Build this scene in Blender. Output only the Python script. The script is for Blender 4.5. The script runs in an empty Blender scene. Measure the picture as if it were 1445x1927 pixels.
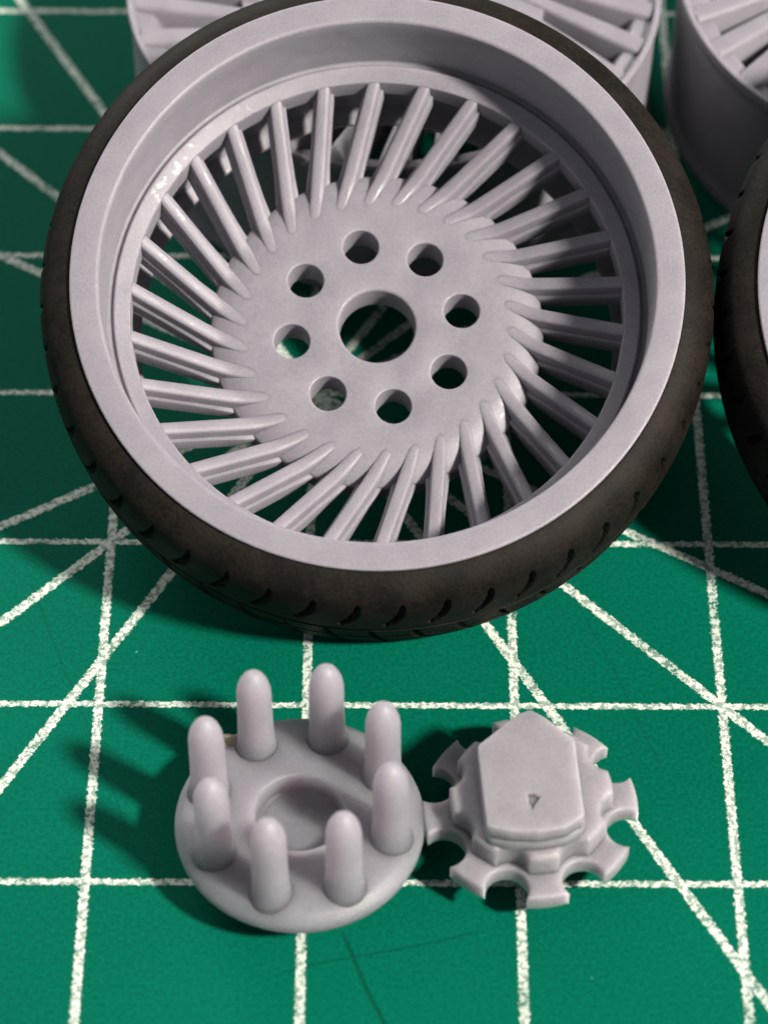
import bpy, bmesh, math, random
from math import sin, cos, pi, radians, sqrt, atan2, acos
from mathutils import Matrix, Vector, Euler
from mathutils.geometry import delaunay_2d_cdt

MM = 0.001                      # everything below is written in millimetres
scene = bpy.context.scene
col = scene.collection

# ------------------------------------------------------------------ camera
cd = bpy.data.cameras.new('camera')
cd.sensor_fit = 'VERTICAL'
cd.sensor_height = 24.0
cd.lens = 5500.17 / 1927 * 24.0
cd.clip_start = 0.005
cd.clip_end = 10.0
cam = bpy.data.objects.new('camera', cd)
cam.location = Vector((3.3201, -71.7193, 115.0414)) * MM
cam.rotation_euler = Euler((0.683644, -0.00483, 0.00187), 'XYZ')
cd.dof.use_dof = True
cd.dof.focus_distance = 0.141
cd.dof.aperture_fstop = 34.0
col.objects.link(cam)
scene.camera = cam

# ------------------------------------------------------------------ light
world = bpy.data.worlds.new('World')
scene.world = world
world.use_nodes = True
bg = world.node_tree.nodes['Background']
bg.inputs[0].default_value = (0.93, 0.94, 1.0, 1)
bg.inputs[1].default_value = 0.29

LAMP_AZ, LAMP_EL, LAMP_D = radians(-35.5), radians(46), 620
def lamp(name, az, el, dist, size, power, colour, aim=(3, 20, 4)):
    ld = bpy.data.lights.new(name, 'AREA')
    ld.shape = 'DISK'
    ld.size = size * MM
    ld.energy = power
    ld.color = colour
    lo = bpy.data.objects.new(name, ld)
    d = Vector((cos(el) * cos(az), cos(el) * sin(az), sin(el)))
    lo.location = (Vector(aim) + d * dist) * MM
    lo.rotation_euler = d.to_track_quat('Z', 'Y').to_euler()
    col.objects.link(lo)
    return lo
lamp('desk_lamp_light', LAMP_AZ, LAMP_EL, LAMP_D, 58, 10.7, (1.0, 0.92, 0.82))
lamp('added_fill_light', radians(118), radians(27), 700, 420, 4.2, (1.0, 0.96, 0.90))  # unseen soft fill, added behind left to lift the shadows on the mat

scene.view_settings.view_transform = 'Standard'
scene.view_settings.look = 'None'
scene.view_settings.exposure = 0.0
scene.view_settings.gamma = 1.0

# ------------------------------------------------------------------ node helpers
class NT:
    def __init__(self, name):
        self.m = bpy.data.materials.new(name)
        self.m.use_nodes = True
        self.t = self.m.node_tree
        self.b = self.t.nodes['Principled BSDF']
    def n(self, typ, **kw):
        x = self.t.nodes.new(typ)
        for k, v in kw.items():
            setattr(x, k, v)
        return x
    def put(self, sock, v):
        if isinstance(v, bpy.types.NodeSocket):
            self.t.links.new(v, sock)
        else:
            sock.default_value = v
    def math(self, op, a, b=0.0, c=0.0, clamp=False):
        x = self.n('ShaderNodeMath', operation=op, use_clamp=clamp)
        for i, v in enumerate((a, b, c)):
            self.put(x.inputs[i], v)
        return x.outputs[0]
    def noise(self, vec, scale, detail=2.0, rough=0.5):
        x = self.n('ShaderNodeTexNoise')
        self.put(x.inputs['Vector'], vec)
        x.inputs['Scale'].default_value = scale
        x.inputs['Detail'].default_value = detail
        x.inputs['Roughness'].default_value = rough
        return x.outputs['Fac']
    def step(self, v, lo, hi):
        x = self.n('ShaderNodeMapRange', interpolation_type='SMOOTHSTEP')
        self.put(x.inputs['Value'], v)
        x.inputs['From Min'].default_value = lo
        x.inputs['From Max'].default_value = hi
        return x.outputs[0]
    def mix(self, f, a, b):
        x = self.n('ShaderNodeMix', data_type='RGBA')
        self.put(x.inputs[0], f)
        self.put(x.inputs[6], a)
        self.put(x.inputs[7], b)
        return x.outputs[2]
    def bump(self, h, strength, dist):
        x = self.n('ShaderNodeBump')
        x.inputs['Strength'].default_value = strength
        x.inputs['Distance'].default_value = dist
        self.put(x.inputs['Height'], h)
        self.t.links.new(x.outputs[0], self.b.inputs['Normal'])

# ------------------------------------------------------------------ materials
def resin_material(name, mfp, lo, hi):
    k = NT(name)
    pos = k.n('ShaderNodeTexCoord').outputs['Object']
    a = k.noise(pos, 700, 3)
    b = k.noise(pos, 7500, 2, 0.65)
    f = k.math('ADD', k.math('MULTIPLY', a, 0.42), k.math('MULTIPLY', b, 0.58))
    f = k.step(f, 0.34, 0.66)
    k.put(k.b.inputs['Base Color'], k.mix(f, lo, hi))
    gl = k.step(k.noise(pos, 1500, 2, 0.6), 0.58, 0.70)
    k.put(k.b.inputs['Roughness'], k.math('SUBTRACT', 0.50, k.math('MULTIPLY', gl, 0.20)))
    k.b.inputs['Specular IOR Level'].default_value = 0.36
    k.b.inputs['Subsurface Weight'].default_value = 1.0
    k.b.inputs['Subsurface Radius'].default_value = (1.0, 0.85, 0.9)
    k.b.inputs['Subsurface Scale'].default_value = mfp * MM
    k.bump(b, 0.35, 0.03 * MM)
    return k.m

def rubber_material():
    k = NT('tyre_rubber')
    pos = k.n('ShaderNodeTexCoord').outputs['Object']
    a = k.noise(pos, 500, 4, 0.6)
    b = k.noise(pos, 6000, 2)
    f = k.step(k.math('ADD', k.math('MULTIPLY', a, 0.6), k.math('MULTIPLY', b, 0.4)), 0.38, 0.64)
    k.put(k.b.inputs['Base Color'], k.mix(f, (0.0045, 0.0036, 0.0030, 1), (0.0115, 0.0090, 0.0075, 1)))
    k.put(k.b.inputs['Roughness'], 0.62)
    k.b.inputs['Specular IOR Level'].default_value = 0.10
    k.bump(b, 0.5, 0.03 * MM)
    return k.m

def mat_material():
    k = NT('cutting_mat_print')
    tc = k.n('ShaderNodeTexCoord').outputs['Object']
    sep = k.n('ShaderNodeSeparateXYZ')
    k.put(sep.inputs[0], tc)
    x = k.math('DIVIDE', sep.outputs[0], MM)
    y = k.math('DIVIDE', sep.outputs[1], MM)
    def per(v):                                   # distance to the nearest centimetre line
        q = k.math('FRACT', k.math('ADD', k.math('DIVIDE', v, 10.0), 0.5))
        return k.math('MULTIPLY', k.math('ABSOLUTE', k.math('SUBTRACT', q, 0.5)), 10.0)
    d = k.math('SUBTRACT', per(y), 0.165)
    d = k.math('MINIMUM', d, k.math('SUBTRACT', per(x), 0.215))
    y2 = k.math('SUBTRACT', y, 30.0)              # the angle lines all cross here
    for deg in (30, 45, 60, 120, 135, 150):
        s, c = sin(radians(deg)), cos(radians(deg))
        e = k.math('ABSOLUTE', k.math('SUBTRACT', k.math('MULTIPLY', x, s), k.math('MULTIPLY', y2, c)))
        d = k.math('MINIMUM', d, k.math('SUBTRACT', e, 0.235))
    rough_edge = k.noise(tc, 4200, 2, 0.6)
    d2 = k.math('ADD', d, k.math('MULTIPLY', k.math('SUBTRACT', rough_edge, 0.5), 0.36))
    line = k.step(d2, 0.035, -0.035)
    speck = k.step(k.noise(tc, 3400, 2, 0.7), 0.43, 0.53)
    wear = k.step(k.noise(tc, 420, 2), 0.25, 0.5)
    ink = k.math('MULTIPLY', line, k.math('ADD', k.math('MULTIPLY', speck, 0.6), k.math('MULTIPLY', wear, 0.4)), clamp=True)
    # knife scratches
    def scratch(x0, y0, x1, y1, w):
        L = math.hypot(x1 - x0, y1 - y0)
        ux, uy = (x1 - x0) / L, (y1 - y0) / L
        px, py = k.math('SUBTRACT', x, x0), k.math('SUBTRACT', y, y0)
        t = k.math('ADD', k.math('MULTIPLY', px, ux), k.math('MULTIPLY', py, uy))
        wob = k.math('MULTIPLY', k.math('SUBTRACT', k.noise(tc, 160, 1), 0.5), 0.8)
        q = k.math('ABSOLUTE', k.math('ADD', k.math('SUBTRACT', k.math('MULTIPLY', px, uy), k.math('MULTIPLY', py, ux)), wob))
        m = k.step(q, w, w * 0.2)
        return k.math('MULTIPLY', m, k.math('MULTIPLY', k.step(t, 0, 1), k.step(t, L, L - 1)))
    sc = k.math('MAXIMUM', scratch(1.6, -2.4, 4.2, -8.4, 0.16), k.math('MULTIPLY', scratch(-1.2, -4.8, 8.5, -2.6, 0.12), 0.6))
    sc = k.math('MAXIMUM', sc, k.math('MULTIPLY', scratch(-14, 18.0, -8.0, 2.0, 0.12), 0.35))
    sc = k.math('MAXIMUM', sc, k.math('MULTIPLY', scratch(13.5, 16.0, 17.0, 6.0, 0.12), 0.3))
    g = k.noise(tc, 5200, 2, 0.6)
    g2 = k.noise(tc, 45, 3)
    f = k.step(k.math('ADD', k.math('MULTIPLY', g, 0.65), k.math('MULTIPLY', g2, 0.35)), 0.34, 0.66)
    green = k.mix(f, (0.0002, 0.066, 0.040, 1), (0.0006, 0.092, 0.057, 1))
    green = k.mix(k.math('MULTIPLY', sc, 0.6), green, (0.001, 0.03, 0.018, 1))
    dust = k.step(k.noise(tc, 1500, 1), 0.80, 0.84)
    green = k.mix(k.math('MULTIPLY', dust, 0.6), green, (0.10, 0.45, 0.36, 1))
    k.put(k.b.inputs['Base Color'], k.mix(ink, green, (0.45, 0.50, 0.455, 1)))
    k.put(k.b.inputs['Roughness'], k.math('ADD', k.math('MULTIPLY', g, 0.2), 0.5))
    k.b.inputs['Specular IOR Level'].default_value = 0.02
    h = k.math('ADD', k.math('MULTIPLY', g, 0.5), k.math('SUBTRACT', k.math('MULTIPLY', ink, 0.6), sc))
    k.bump(h, 0.4, 0.04 * MM)
    return k.m

RESIN = resin_material('grey_print_resin', 0.55, (0.183, 0.176, 0.207, 1), (0.222, 0.213, 0.244, 1))
SOFT_RESIN = resin_material('translucent_print_resin', 10.0, (0.150, 0.145, 0.172, 1), (0.184, 0.177, 0.202, 1))
CAST_RESIN = resin_material('fine_print_resin', 3.5, (0.180, 0.172, 0.194, 1), (0.222, 0.212, 0.232, 1))
RUBBER, MAT = rubber_material(), mat_material()

# ------------------------------------------------------------------ mesh helpers (mm in, metres out)
def mesh(name, verts, faces, material, smooth=35):
    me = bpy.data.meshes.new(name)
    me.from_pydata([(v[0] * MM, v[1] * MM, v[2] * MM) for v in verts], [], faces)
    bm = bmesh.new(); bm.from_mesh(me)
    bmesh.ops.remove_doubles(bm, verts=bm.verts, dist=1e-7)
    bmesh.ops.recalc_face_normals(bm, faces=bm.faces)
    bm.to_mesh(me); bm.free()
    me.materials.append(material)
    if smooth:
        me.shade_smooth() if hasattr(me, 'shade_smooth') else None
        me.set_sharp_from_angle(angle=radians(smooth))
    return me
def part(name, me, parent, m=None):
    o = bpy.data.objects.new(name, me)
    col.objects.link(o)
    o.parent = parent
    if m is not None:
        o.matrix_local = m
    return o
def thing(name, label, cat, matrix, group=None):
    o = bpy.data.objects.new(name, None)
    o.empty_display_size = 0.002
    col.objects.link(o)
    o.matrix_world = matrix
    o['label'] = label; o['category'] = cat
    if group:
        o['group'] = group
    return o
def rounded(pts, r, n=4):
    """round the corners of an open profile [(r, z)] by radius r (per point radius allowed)"""
    out = [pts[0][:2]]
    for i in range(1, len(pts) - 1):
        p0, p1, p2 = Vector(pts[i - 1][:2]), Vector(pts[i][:2]), Vector(pts[i + 1][:2])
        rr = pts[i][2] if len(pts[i]) > 2 else r
        a, b = (p0 - p1), (p2 - p1)
        t = min(rr, a.length * .45, b.length * .45)
        A, B = p1 + a.normalized() * t, p1 + b.normalized() * t
        for j in range(n + 1):
            s = j / n
            q = A * (1 - s) ** 2 + p1 * 2 * s * (1 - s) + B * s * s
            out.append((q.x, q.y))
    out.append(pts[-1][:2])
    return out
def revolve(prof, seg, closed=True):
    verts, faces = [], []
    n = len(prof)
    for i in range(seg):
        a = 2 * pi * i / seg
        for r, z in prof:
            verts.append((r * cos(a), r * sin(a), z))
    for i in range(seg):
        j = (i + 1) % seg
        for k in range(n if closed else n - 1):
            l = (k + 1) % n
            faces.append((i * n + k, j * n + k, j * n + l, i * n + l))
    return verts, faces
def circle(r, n, cx=0.0, cy=0.0, ph=0.0):
    return [(cx + r * cos(ph + 2 * pi * i / n), cy + r * sin(ph + 2 * pi * i / n)) for i in range(n)]
def cdt_face(loops, z, zfun=None, flip=False, extra=()):
    """triangulated plate: loops[0] outer boundary, the others holes"""
    vs, es = [], []
    for lp in loops:
        b = len(vs)
        vs += [Vector(q) for q in lp]
        es += [(b + i, b + (i + 1) % len(lp)) for i in range(len(lp))]
    vs += [Vector(q) for q in extra]
    ov, oe, of, *_ = delaunay_2d_cdt(vs, es, [], 0, 1e-6)
    def inside(q, lp):
        c = False
        for i in range(len(lp)):
            x1, y1 = lp[i]; x2, y2 = lp[i - 1]
            if (y1 > q.y) != (y2 > q.y) and q.x < (x2 - x1) * (q.y - y1) / (y2 - y1) + x1:
                c = not c
        return c
    faces = []
    for f in of:
        m = sum((ov[i] for i in f), Vector((0, 0))) / len(f)
        if inside(m, loops[0]) and not any(inside(m, h) for h in loops[1:]):
            faces.append(tuple(f))
    verts = [(v.x, v.y, zfun(v.x, v.y) if zfun else z) for v in ov]
    return verts, faces
class Build:
    def __init__(self):
        self.v, self.f = [], []
    def add(self, vf):
        b = len(self.v)
        self.v += list(vf[0]); self.f += [tuple(i + b for i in q) for q in vf[1]]
    def loops(self, rings):
        """stitch equal-length loops [(pts2d, z)]"""
        b = len(self.v); n = len(rings[0][0])
        for pts, z in rings:
            self.v += [(x, y, z) for x, y in pts]
        for k in range(len(rings) - 1):
            for i in range(n):
                j = (i + 1) % n
                self.f.append((b + k * n + i, b + k * n + j, b + (k + 1) * n + j, b + (k + 1) * n + i))
def offset(loop, d):
    """move a closed loop inwards (positive d for a counter-clockwise loop)"""
    n = len(loop); out = []
    for i in range(n):
        p0, p1, p2 = Vector(loop[i - 1]), Vector(loop[i]), Vector(loop[(i + 1) % n])
        a, b = (p1 - p0).normalized(), (p2 - p1).normalized()
        na, nb = Vector((-a.y, a.x)), Vector((-b.y, b.x))
        m = (na + nb)
        m = m / max(m.length_squared / 2, 0.5)
        out.append((p1.x + m.x * d, p1.y + m.y * d))
    return out
def plate(bld, loop, z0, z1, bev=0.15, holes=(), n=3, bottom=True):
    """extruded outline with a rounded top edge; holes = [(loop, bevel)]"""
    rings = [(loop, z0)]
    for j in range(n + 1):
        a = pi / 2 * j / n
        rings.append((offset(loop, bev * (1 - cos(a))), z1 - bev + bev * sin(a)))
    bld.loops(rings)
    tops = [rings[-1][0]]
    bots = [loop]
    for h, hb in holes:
        hr = [(h, z0)]
        for j in range(n + 1):
            a = pi / 2 * j / n
            hr.append((offset(h, -hb * (1 - cos(a))), z1 - hb + hb * sin(a)))
        bld.loops(hr)
        tops.append(hr[-1][0]); bots.append(h)
    bld.add(cdt_face(tops, z1))
    if bottom:
        bld.add(cdt_face(bots, z0))

# ------------------------------------------------------------------ ground: the cutting mat
mv = []
MX0, MX1, MY0, MY1, T = -215, 235, -110, 190, 3.0
b = Build()
loop = [(MX0, MY0), (MX1, MY0), (MX1, MY1), (MX0, MY1)]
plate(b, loop, -T, 0.0, 0.4)
mat_obj = bpy.data.objects.new('cutting_mat', mesh('cutting_mat', b.v, b.f, MAT, 30))
col.objects.link(mat_obj)
mat_obj['kind'] = 'structure'

# ------------------------------------------------------------------ wheel meshes (local z up = towards the wheel's face)
DEPTH = 9.35                     # rim, face to back
def zd(d): return DEPTH - d      # depth below the face -> local z
def barrel_mesh(bare):
    P = [(14.0, 4.6), (14.0, 1.1, .2), (14.5, .75, .1), (14.62, .45, .15), (14.67, 0.0, .12), (13.26, 0.02, .20), (13.22, 1.0, .3), (13.24, 4.40, .15), (12.98, 4.46, .12), (12.88, 4.16, .13),
         (12.10, 4.50, .07), (11.98, 6.1, .3), (12.5, 7.0, .3), (12.9, 8.2, .3), (13.2, 8.72, .25), (14.2, 8.82, .2), (14.30, 9.35, .1), (14.6, 9.35, .12), (14.6, 8.75, .2), (14.0, 8.3, .2), (14.0, 4.6)]
    if not bare:                                      # tyred wheels: stepped bore, rear lip added to block light stripes on the mat
        i = P.index((12.5, 7.0, .3)); j = P.index((14.6, 9.35, .12))
        P = P[:i - 1] + [(12.06, 5.8, .15), (12.75, 6.35, .2), (12.75, 8.7, .3), (11.9, 9.0, .1), (11.95, 9.35, .1)] + P[j:]
    else:
        P = [(14.42,) + q[1:] if q[0] == 14.0 else q for q in P]
    prof = rounded(P, .1, 4)[:-1]
    prof = [(r, zd(d)) for r, d in prof]
    v, f = revolve(prof, 240)
    return mesh('rim_barrel', v, f, RESIN, 40)
RHO, NSP = 3.55, 30
def spoke_mesh(mirror, bare):
    BACK = 9.08
    S = [(4.8, 7.08), (5.3, 7.02), (5.7, 6.998), (6.3, 6.975), (6.75, 6.93), (7.1, 6.845), (7.5, 6.66), (8.5, 6.14), (9.5, 5.615), (10.5, 5.09), (11.2, 4.725), (11.55, 4.535), (11.9, 4.43), (12.2, 4.34), (12.42, 4.8), (13.0, 5.4), (13.1, 5.6)]
    if bare:
        S += [(13.26, 8.4), (13.75, 8.5)]
    rings = []
    for s, d in S:
        if s < 6.9:
            w1 = .34; w0 = .25
        else:
            t = max(0, min(1, (s - 7.4) / 4.0))                   # slimmer and flatter towards the barrel
            w1 = .34 - .03 * t; w0 = w1 - .085
        wb = .56 + .29 * max(0, min(1, (s - 7.6) / 4.0))     # broader at the back towards the barrel
        if not bare:
            wb = .50
        back = BACK if bare else d + 2.0 - .25 * max(0, min(1, (8.5 - s) / 1.5))
        wl = .50 + .11 * max(0, min(1, (8.9 - s) / 1.5))
        sec = [(-wb, back), (-wl, d + .95), (-wl + .03, d + .86), (-w1 - .05, d + .78), (-w1, d + .20), (-w1 * .93, d + .09), (-w0, d + .02), (-w0 * .4, d), (w0 * .4, d), (w0, d + .02),
               (w1 * .93, d + .09), (w1, d + .20), (w1 + .05, d + .78), (wl - .03, d + .86), (wl, d + .95), (wb, back)]
        sg = -1 if mirror else 1
        rings.append([(s, sg * (RHO + w), zd(min(q, BACK))) for w, q in sec])
    if bare:
        rings = []
        sg = -1 if mirror else 1
        for q in (6.0, 7.6, 9.0, 10.5, 12.0, 13.0, 14.0):
            w = .46 + .16 * max(0, min(1, (q - 7.6) / 4.0))
            rings.append([(q - (.25 if q == 14.0 else 0), sg * (RHO + x), zd(y)) for x, y in
                          [(-w, 6.6), (-w, 8.86), (-w + .04, 8.98), (-w + .12, 9.06), (-w + .24, 9.10), (w - .24, 9.10), (w - .12, 9.06), (w - .04, 8.98), (w, 8.86), (w, 6.6)]])
    n = len(rings[0]); v, f = [], []
    for r in rings: v += r
    for k in range(len(rings) - 1):
        for i in range(n):
            j = (i + 1) % n
            f.append((k * n + i, k * n + j, (k + 1) * n + j, (k + 1) * n + i))
    f.append(tuple(range(n))); f.append(tuple((len(rings) - 1) * n + i for i in range(n)))
    return mesh('spoke', v, f, RESIN, 40)
LUG_R, LUG_PH = 4.306, radians(11.1)
def hub_mesh(mirror):
    b = Build()
    n = 180
    ph = LUG_PH * (-1 if mirror else 1)
    rim = [(circle(8.34, n), zd(8.95)), (circle(8.34, n), zd(7.78)), (circle(8.31, n), zd(7.60)), (circle(8.20, n), zd(7.47)), (circle(7.9, n), zd(7.34)), (circle(7.5, n), zd(7.16)), (circle(7.1, n), zd(7.05)), (circle(6.7, n), zd(7.015)), (circle(6.3, n), zd(7.008)), (circle(6.0, n), zd(7.0))]
    b.loops(rim)
    tops, bots = [circle(6.0, n)], [circle(8.34, n)]
    hs = [(circle(1.90, 96), .16)] + [(circle(.90, 48, LUG_R * cos(ph + k * pi / 4), LUG_R * sin(ph + k * pi / 4)), .07) for k in range(8)]
    for h, hb in hs:
        rings = [(h, zd(8.95))]
        for j in range(4):
            a = pi / 2 * j / 3
            rings.append((offset(h, -hb * (1 - cos(a))), zd(7.0) - hb + hb * sin(a)))
        b.loops(rings)
        tops.append(rings[-1][0]); bots.append(h)
    b.add(cdt_face(tops, zd(7.0))); b.add(cdt_face(bots, zd(8.95)))
    return mesh('hub', b.v, b.f, RESIN, 40)
def tyre_mesh():
    N = 48
    SEG = N * 22
    P = [(14.03, 5.0), (14.03, 1.25, .1), (14.40, 0.75, .1), (14.64, 0.24, .1), (15.25, 0.42, .3), (15.95, 0.95, .40), (16.28, 2.0, .5), (16.34, 4.2, .5), (16.18, 6.6, .5), (15.93, 8.15, .35), (15.60, 8.80, .25), (14.75, 8.90, .2), (14.03, 8.10, .1), (14.03, 5.0)]
    prof = rounded(P, .2, 3)[:-1]
    # refine the tread
    fine = []
    for i, (r, d) in enumerate(prof):
        fine.append((r, d))
        r2, d2 = prof[(i + 1) % len(prof)]
        if min(r, r2) > 15.3:
            m = max(1, int(math.hypot(r2 - r, d2 - d) / .16))
            for j in range(1, m):
                fine.append((r + (r2 - r) * j / m, d + (d2 - d) * j / m))
    prof = fine
    def sstep(a, b, x):
        t = max(0, min(1, (x - a) / (b - a)))
        return t * t * (3 - 2 * t)
    verts = []; n = len(prof)
    for i in range(SEG):
        a = 2 * pi * i / SEG
        for r, d in prof:
            g = 0.0
            if r > 15.3:
                # curved cuts in the front half of the tread, mirrored cuts in the rear half
                for lo, hi, sgn, off in ((1.25, 3.9, 1, 0.0), (4.9, 8.2, -1, .5)):
                    if lo < d < hi:
                        t = (d - lo) / (hi - lo)
                        arc = (a * N / (2 * pi) + off + sgn * (-.10 + .46 * t * t)) % 1.0
                        w = abs(arc - .5) * 2 * pi * 16.05 / N
                        half = .06 + .11 * sin(pi * min(1, t * 1.05)) ** .8
                        g = max(g, (1 - sstep(half * .55, half * 1.25, w)) * .42 * sstep(0, .10, t) * sstep(1.0, .88, t))
                g = max(g, (1 - sstep(.05, .13, abs(d - 4.65))) * .22)         # centre groove
                g = max(g, (1 - sstep(.03, .09, abs(d - 6.3))) * .12)
            rr = r - g
            verts.append((rr * cos(a), rr * sin(a), zd(d)))
    faces = []
    for i in range(SEG):
        j = (i + 1) % SEG
        for k in range(n):
            l = (k + 1) % n
            faces.append((i * n + k, j * n + k, j * n + l, i * n + l))
    return mesh('tyre', verts, faces, RUBBER, 50)

BARREL, TYRE = {b: barrel_mesh(b) for b in (False, True)}, tyre_mesh()
SPOKE = {(m, b): spoke_mesh(m, b) for m, b in ((False, False), (False, True), (True, True))}
HUB = {m: hub_mesh(m) for m in (False, True)}
SP0 = radians(2.1)
def rim_parts(root, mirror, bare=False):
    part('rim_barrel', BARREL[bare], root)
    part('hub', HUB[mirror], root)
    for k in range(NSP):
        a = (SP0 + k * 2 * pi / NSP) * (-1 if mirror else 1)
        part('spoke', SPOKE[mirror, bare], root, Matrix.Rotation(a, 4, 'Z'))
def wheel_matrix(face_centre, nx, ny, spin=0.0):
    n = Vector((nx, ny, sqrt(1 - nx * nx - ny * ny)))
    u = Vector((0, 1, 0)).cross(n).normalized()
    v = n.cross(u)
    base = Vector(face_centre) - n * DEPTH
    M = Matrix(((u.x, v.x, n.x, base.x * MM), (u.y, v.y, n.y, base.y * MM), (u.z, v.z, n.z, base.z * MM), (0, 0, 0, 1)))
    return M @ Matrix.Rotation(spin, 4, 'Z')
def wheel(label, M, mirror):
    w = thing('model_wheel', label, 'wheel', M, 'wheels fitted with tyres')
    rim_parts(w, mirror)
    part('tyre', TYRE, w)
    return w
wheel('large grey spoked wheel with black tyre, tilted forward in the middle of the mat', wheel_matrix((3.318, 24.968, 14.29), .00203, -.37925), False)
wheel('wheel with black tyre cut off by the right edge of the picture', wheel_matrix((36.05, 24.2, 14.29), -.02, -.3793, radians(5)), False)

def bare_rim(label, x, y, mirror, spin):
    M = Matrix.Translation((x * MM, y * MM, DEPTH * MM)) @ Matrix.Rotation(radians(spin), 4, 'Z') @ Matrix.Rotation(pi, 4, 'X')
    r = thing('spoked_rim', label, 'rim', M, 'bare rims lying face down')
    rim_parts(r, mirror, True)
bare_rim('grey rim without a tyre lying behind the tilted wheel, cut by the top edge', 4.14, 51.76, True, 0)
bare_rim('grey rim without a tyre in the top right corner of the picture', 34.34, 52.5, False, 4)

# ------------------------------------------------------------------ pronged cap
CAPX, CAPY = -0.12, 1.75
cap = thing('pronged_cap', 'round grey resin cap standing with eight bullet-shaped prongs pointing up', 'cap', Matrix.Translation((CAPX * MM, CAPY * MM, 0)))
P = [(0.0, 0.0), (3.4, 0.0, .5), (4.9, 1.0, .8), (5.68, 2.0, .4), (5.74, 2.5, .35), (5.2, 2.95, .7), (4.0, 3.12, .8), (2.06, 3.2, .10), (1.98, 2.1, .2), (0.0, 2.05)]
prof = rounded(P, .2, 5)
v, f = revolve(prof, 144, closed=False)
part('disc', mesh('disc', v, f, SOFT_RESIN, 60), cap)
def prong_mesh():
    pr = [(1.06, 2.85), (1.0, 3.05), (.95, 3.25), (.88, 3.6), (.84, 4.2), (.815, 5.2), (.80, 6.9), (.795, 7.2), (.775, 7.45), (.725, 7.75), (.635, 8.05), (.51, 8.33), (.35, 8.56), (.18, 8.69), (0.0, 8.73)]
    v, f = revolve(pr, 40, closed=False)
    return mesh('prong', v, f, SOFT_RESIN, 80)
PR = prong_mesh()
for k in range(8):
    a = radians(118.75) - k * pi / 4
    part('prong', PR, cap, Matrix.Translation((LUG_R * cos(a) * MM, LUG_R * sin(a) * MM, 0)))

# a small amber blob of cured resin left between two prongs
ka = NT('amber_resin')
fa = ka.noise(ka.n('ShaderNodeTexCoord').outputs['Object'], 2500, 2)
ka.put(ka.b.inputs['Base Color'], ka.mix(fa, (0.26, 0.21, 0.16, 1), (0.36, 0.30, 0.23, 1)))
ka.b.inputs['Roughness'].default_value = 0.4
random.seed(4)
bm = bmesh.new()
bmesh.ops.create_icosphere(bm, subdivisions=3, radius=0.42)
for q in bm.verts:
    w = 1 + .16 * sin(q.co.x * 9 + 1) * cos(q.co.y * 8) + .05 * random.random()
    q.co = Vector((q.co.x * 1.25 * w, q.co.y * .8 * w, q.co.z * .75 * w))
bv = [tuple(q.co) for q in bm.verts]; bf = [tuple(q.index for q in f_.verts) for f_ in bm.faces]
bm.free()
fl = part('resin_fleck', mesh('resin_fleck', bv, bf, ka.m, 80), cap, Matrix.Translation((-3.3 * MM, 4.05 * MM, 3.02 * MM)))
fl['label'] = 'small amber fleck of resin between two prongs'

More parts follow.
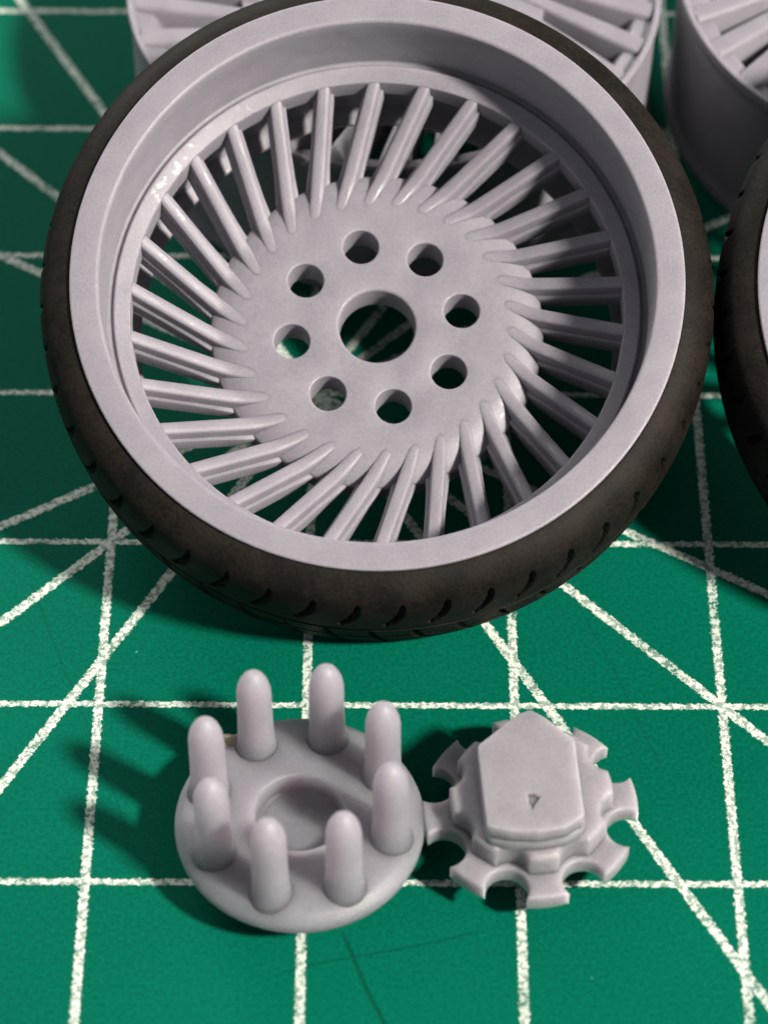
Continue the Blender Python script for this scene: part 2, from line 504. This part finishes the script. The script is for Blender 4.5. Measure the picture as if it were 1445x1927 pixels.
# ------------------------------------------------------------------ notched centre insert with a shield
CX, CY = 10.43, 2.55
ins = thing('shield_insert', 'small grey toothed insert topped by a raised shield, next to the pronged cap', 'wheel insert', Matrix.Translation((CX * MM, CY * MM, 0)))
T0 = radians(7.8)
def notched(R, nr=.92, nc=4.62):
    """circle of radius R with eight round notches, counter-clockwise"""
    dl = acos(max(-1, min(1, (R * R + nc * nc - nr * nr) / (2 * R * nc))))
    out = []
    for k in range(8):
        t = T0 + k * pi / 4
        a0, a1 = t - pi / 8 + dl, t + pi / 8 - dl
        for j in range(9):
            a = a0 + (a1 - a0) * j / 8
            out.append((R * cos(a), R * sin(a)))
        c = t + pi / 8                                   # notch centre
        ccx, ccy = nc * cos(c), nc * sin(c)
        p0 = Vector((R * cos(a1) - ccx, R * sin(a1) - ccy)); b0 = t + pi / 4 - pi / 8 + dl
        p1 = Vector((R * cos(b0) - ccx, R * sin(b0) - ccy))
        s0, s1 = atan2(p0.y, p0.x), atan2(p1.y, p1.x)
        while s1 > s0: s1 -= 2 * pi          # clockwise, through the side facing the centre
        for j in range(1, 12):
            s = s0 + (s1 - s0) * j / 12
            out.append((ccx + nr * cos(s), ccy + nr * sin(s)))
    return out
b = Build(); plate(b, circle(1.88, 64), 0.0, 1.75, .1)
part('boss', mesh('boss', b.v, b.f, CAST_RESIN, 40), ins)
b = Build(); plate(b, notched(4.95, 1.0, 4.58), 1.70, 2.62, .14)
part('toothed_plate', mesh('toothed_plate', b.v, b.f, CAST_RESIN, 40), ins)
b = Build(); plate(b, notched(3.72, 1.0, 4.25), 2.55, 3.95, .25)
part('body', mesh('body', b.v, b.f, CAST_RESIN, 40), ins)
def smooth_poly(pts, r, n=5):
    out = []
    for i in range(len(pts)):
        p0, p1, p2 = Vector(pts[i - 1]), Vector(pts[i][:2]), Vector(pts[(i + 1) % len(pts)])
        a, c = (p0 - p1), (p2 - p1)
        t = min(r, a.length * .4, c.length * .4)
        A, B = p1 + a.normalized() * t, p1 + c.normalized() * t
        for j in range(n + 1):
            s = j / n
            q = A * (1 - s) ** 2 + p1 * 2 * s * (1 - s) + B * s * s
            out.append((q.x, q.y))
    return out
SH = [(-.02, 3.48), (-.62, 3.18), (-2.36, 1.45), (-2.02, -2.88), (-1.1, -3.12), (0.2, -3.17), (1.3, -2.92), (2.13, -2.30), (1.86, 1.83), (.55, 3.10)]
b = Build()
plate(b, smooth_poly([(x * 1.09 + .03, y * 1.02 - .03) for x, y in SH], .6), 3.85, 4.50, .25)
part('collar', mesh('collar', b.v, b.f, CAST_RESIN, 40), ins)
b = Build()
dent = [(-.26, -1.12), (-.22, -1.62), (-.10, -1.98), (.10, -1.62), (.30, -1.28), (.02, -1.10)]
plate(b, smooth_poly([(x * 1.05, y) for x, y in SH], .16), 4.45, 5.32, .06, holes=[(dent, .08)])
b.add(cdt_face([dent], 5.08))
part('shield', mesh('shield', b.v, b.f, CAST_RESIN, 40), ins)
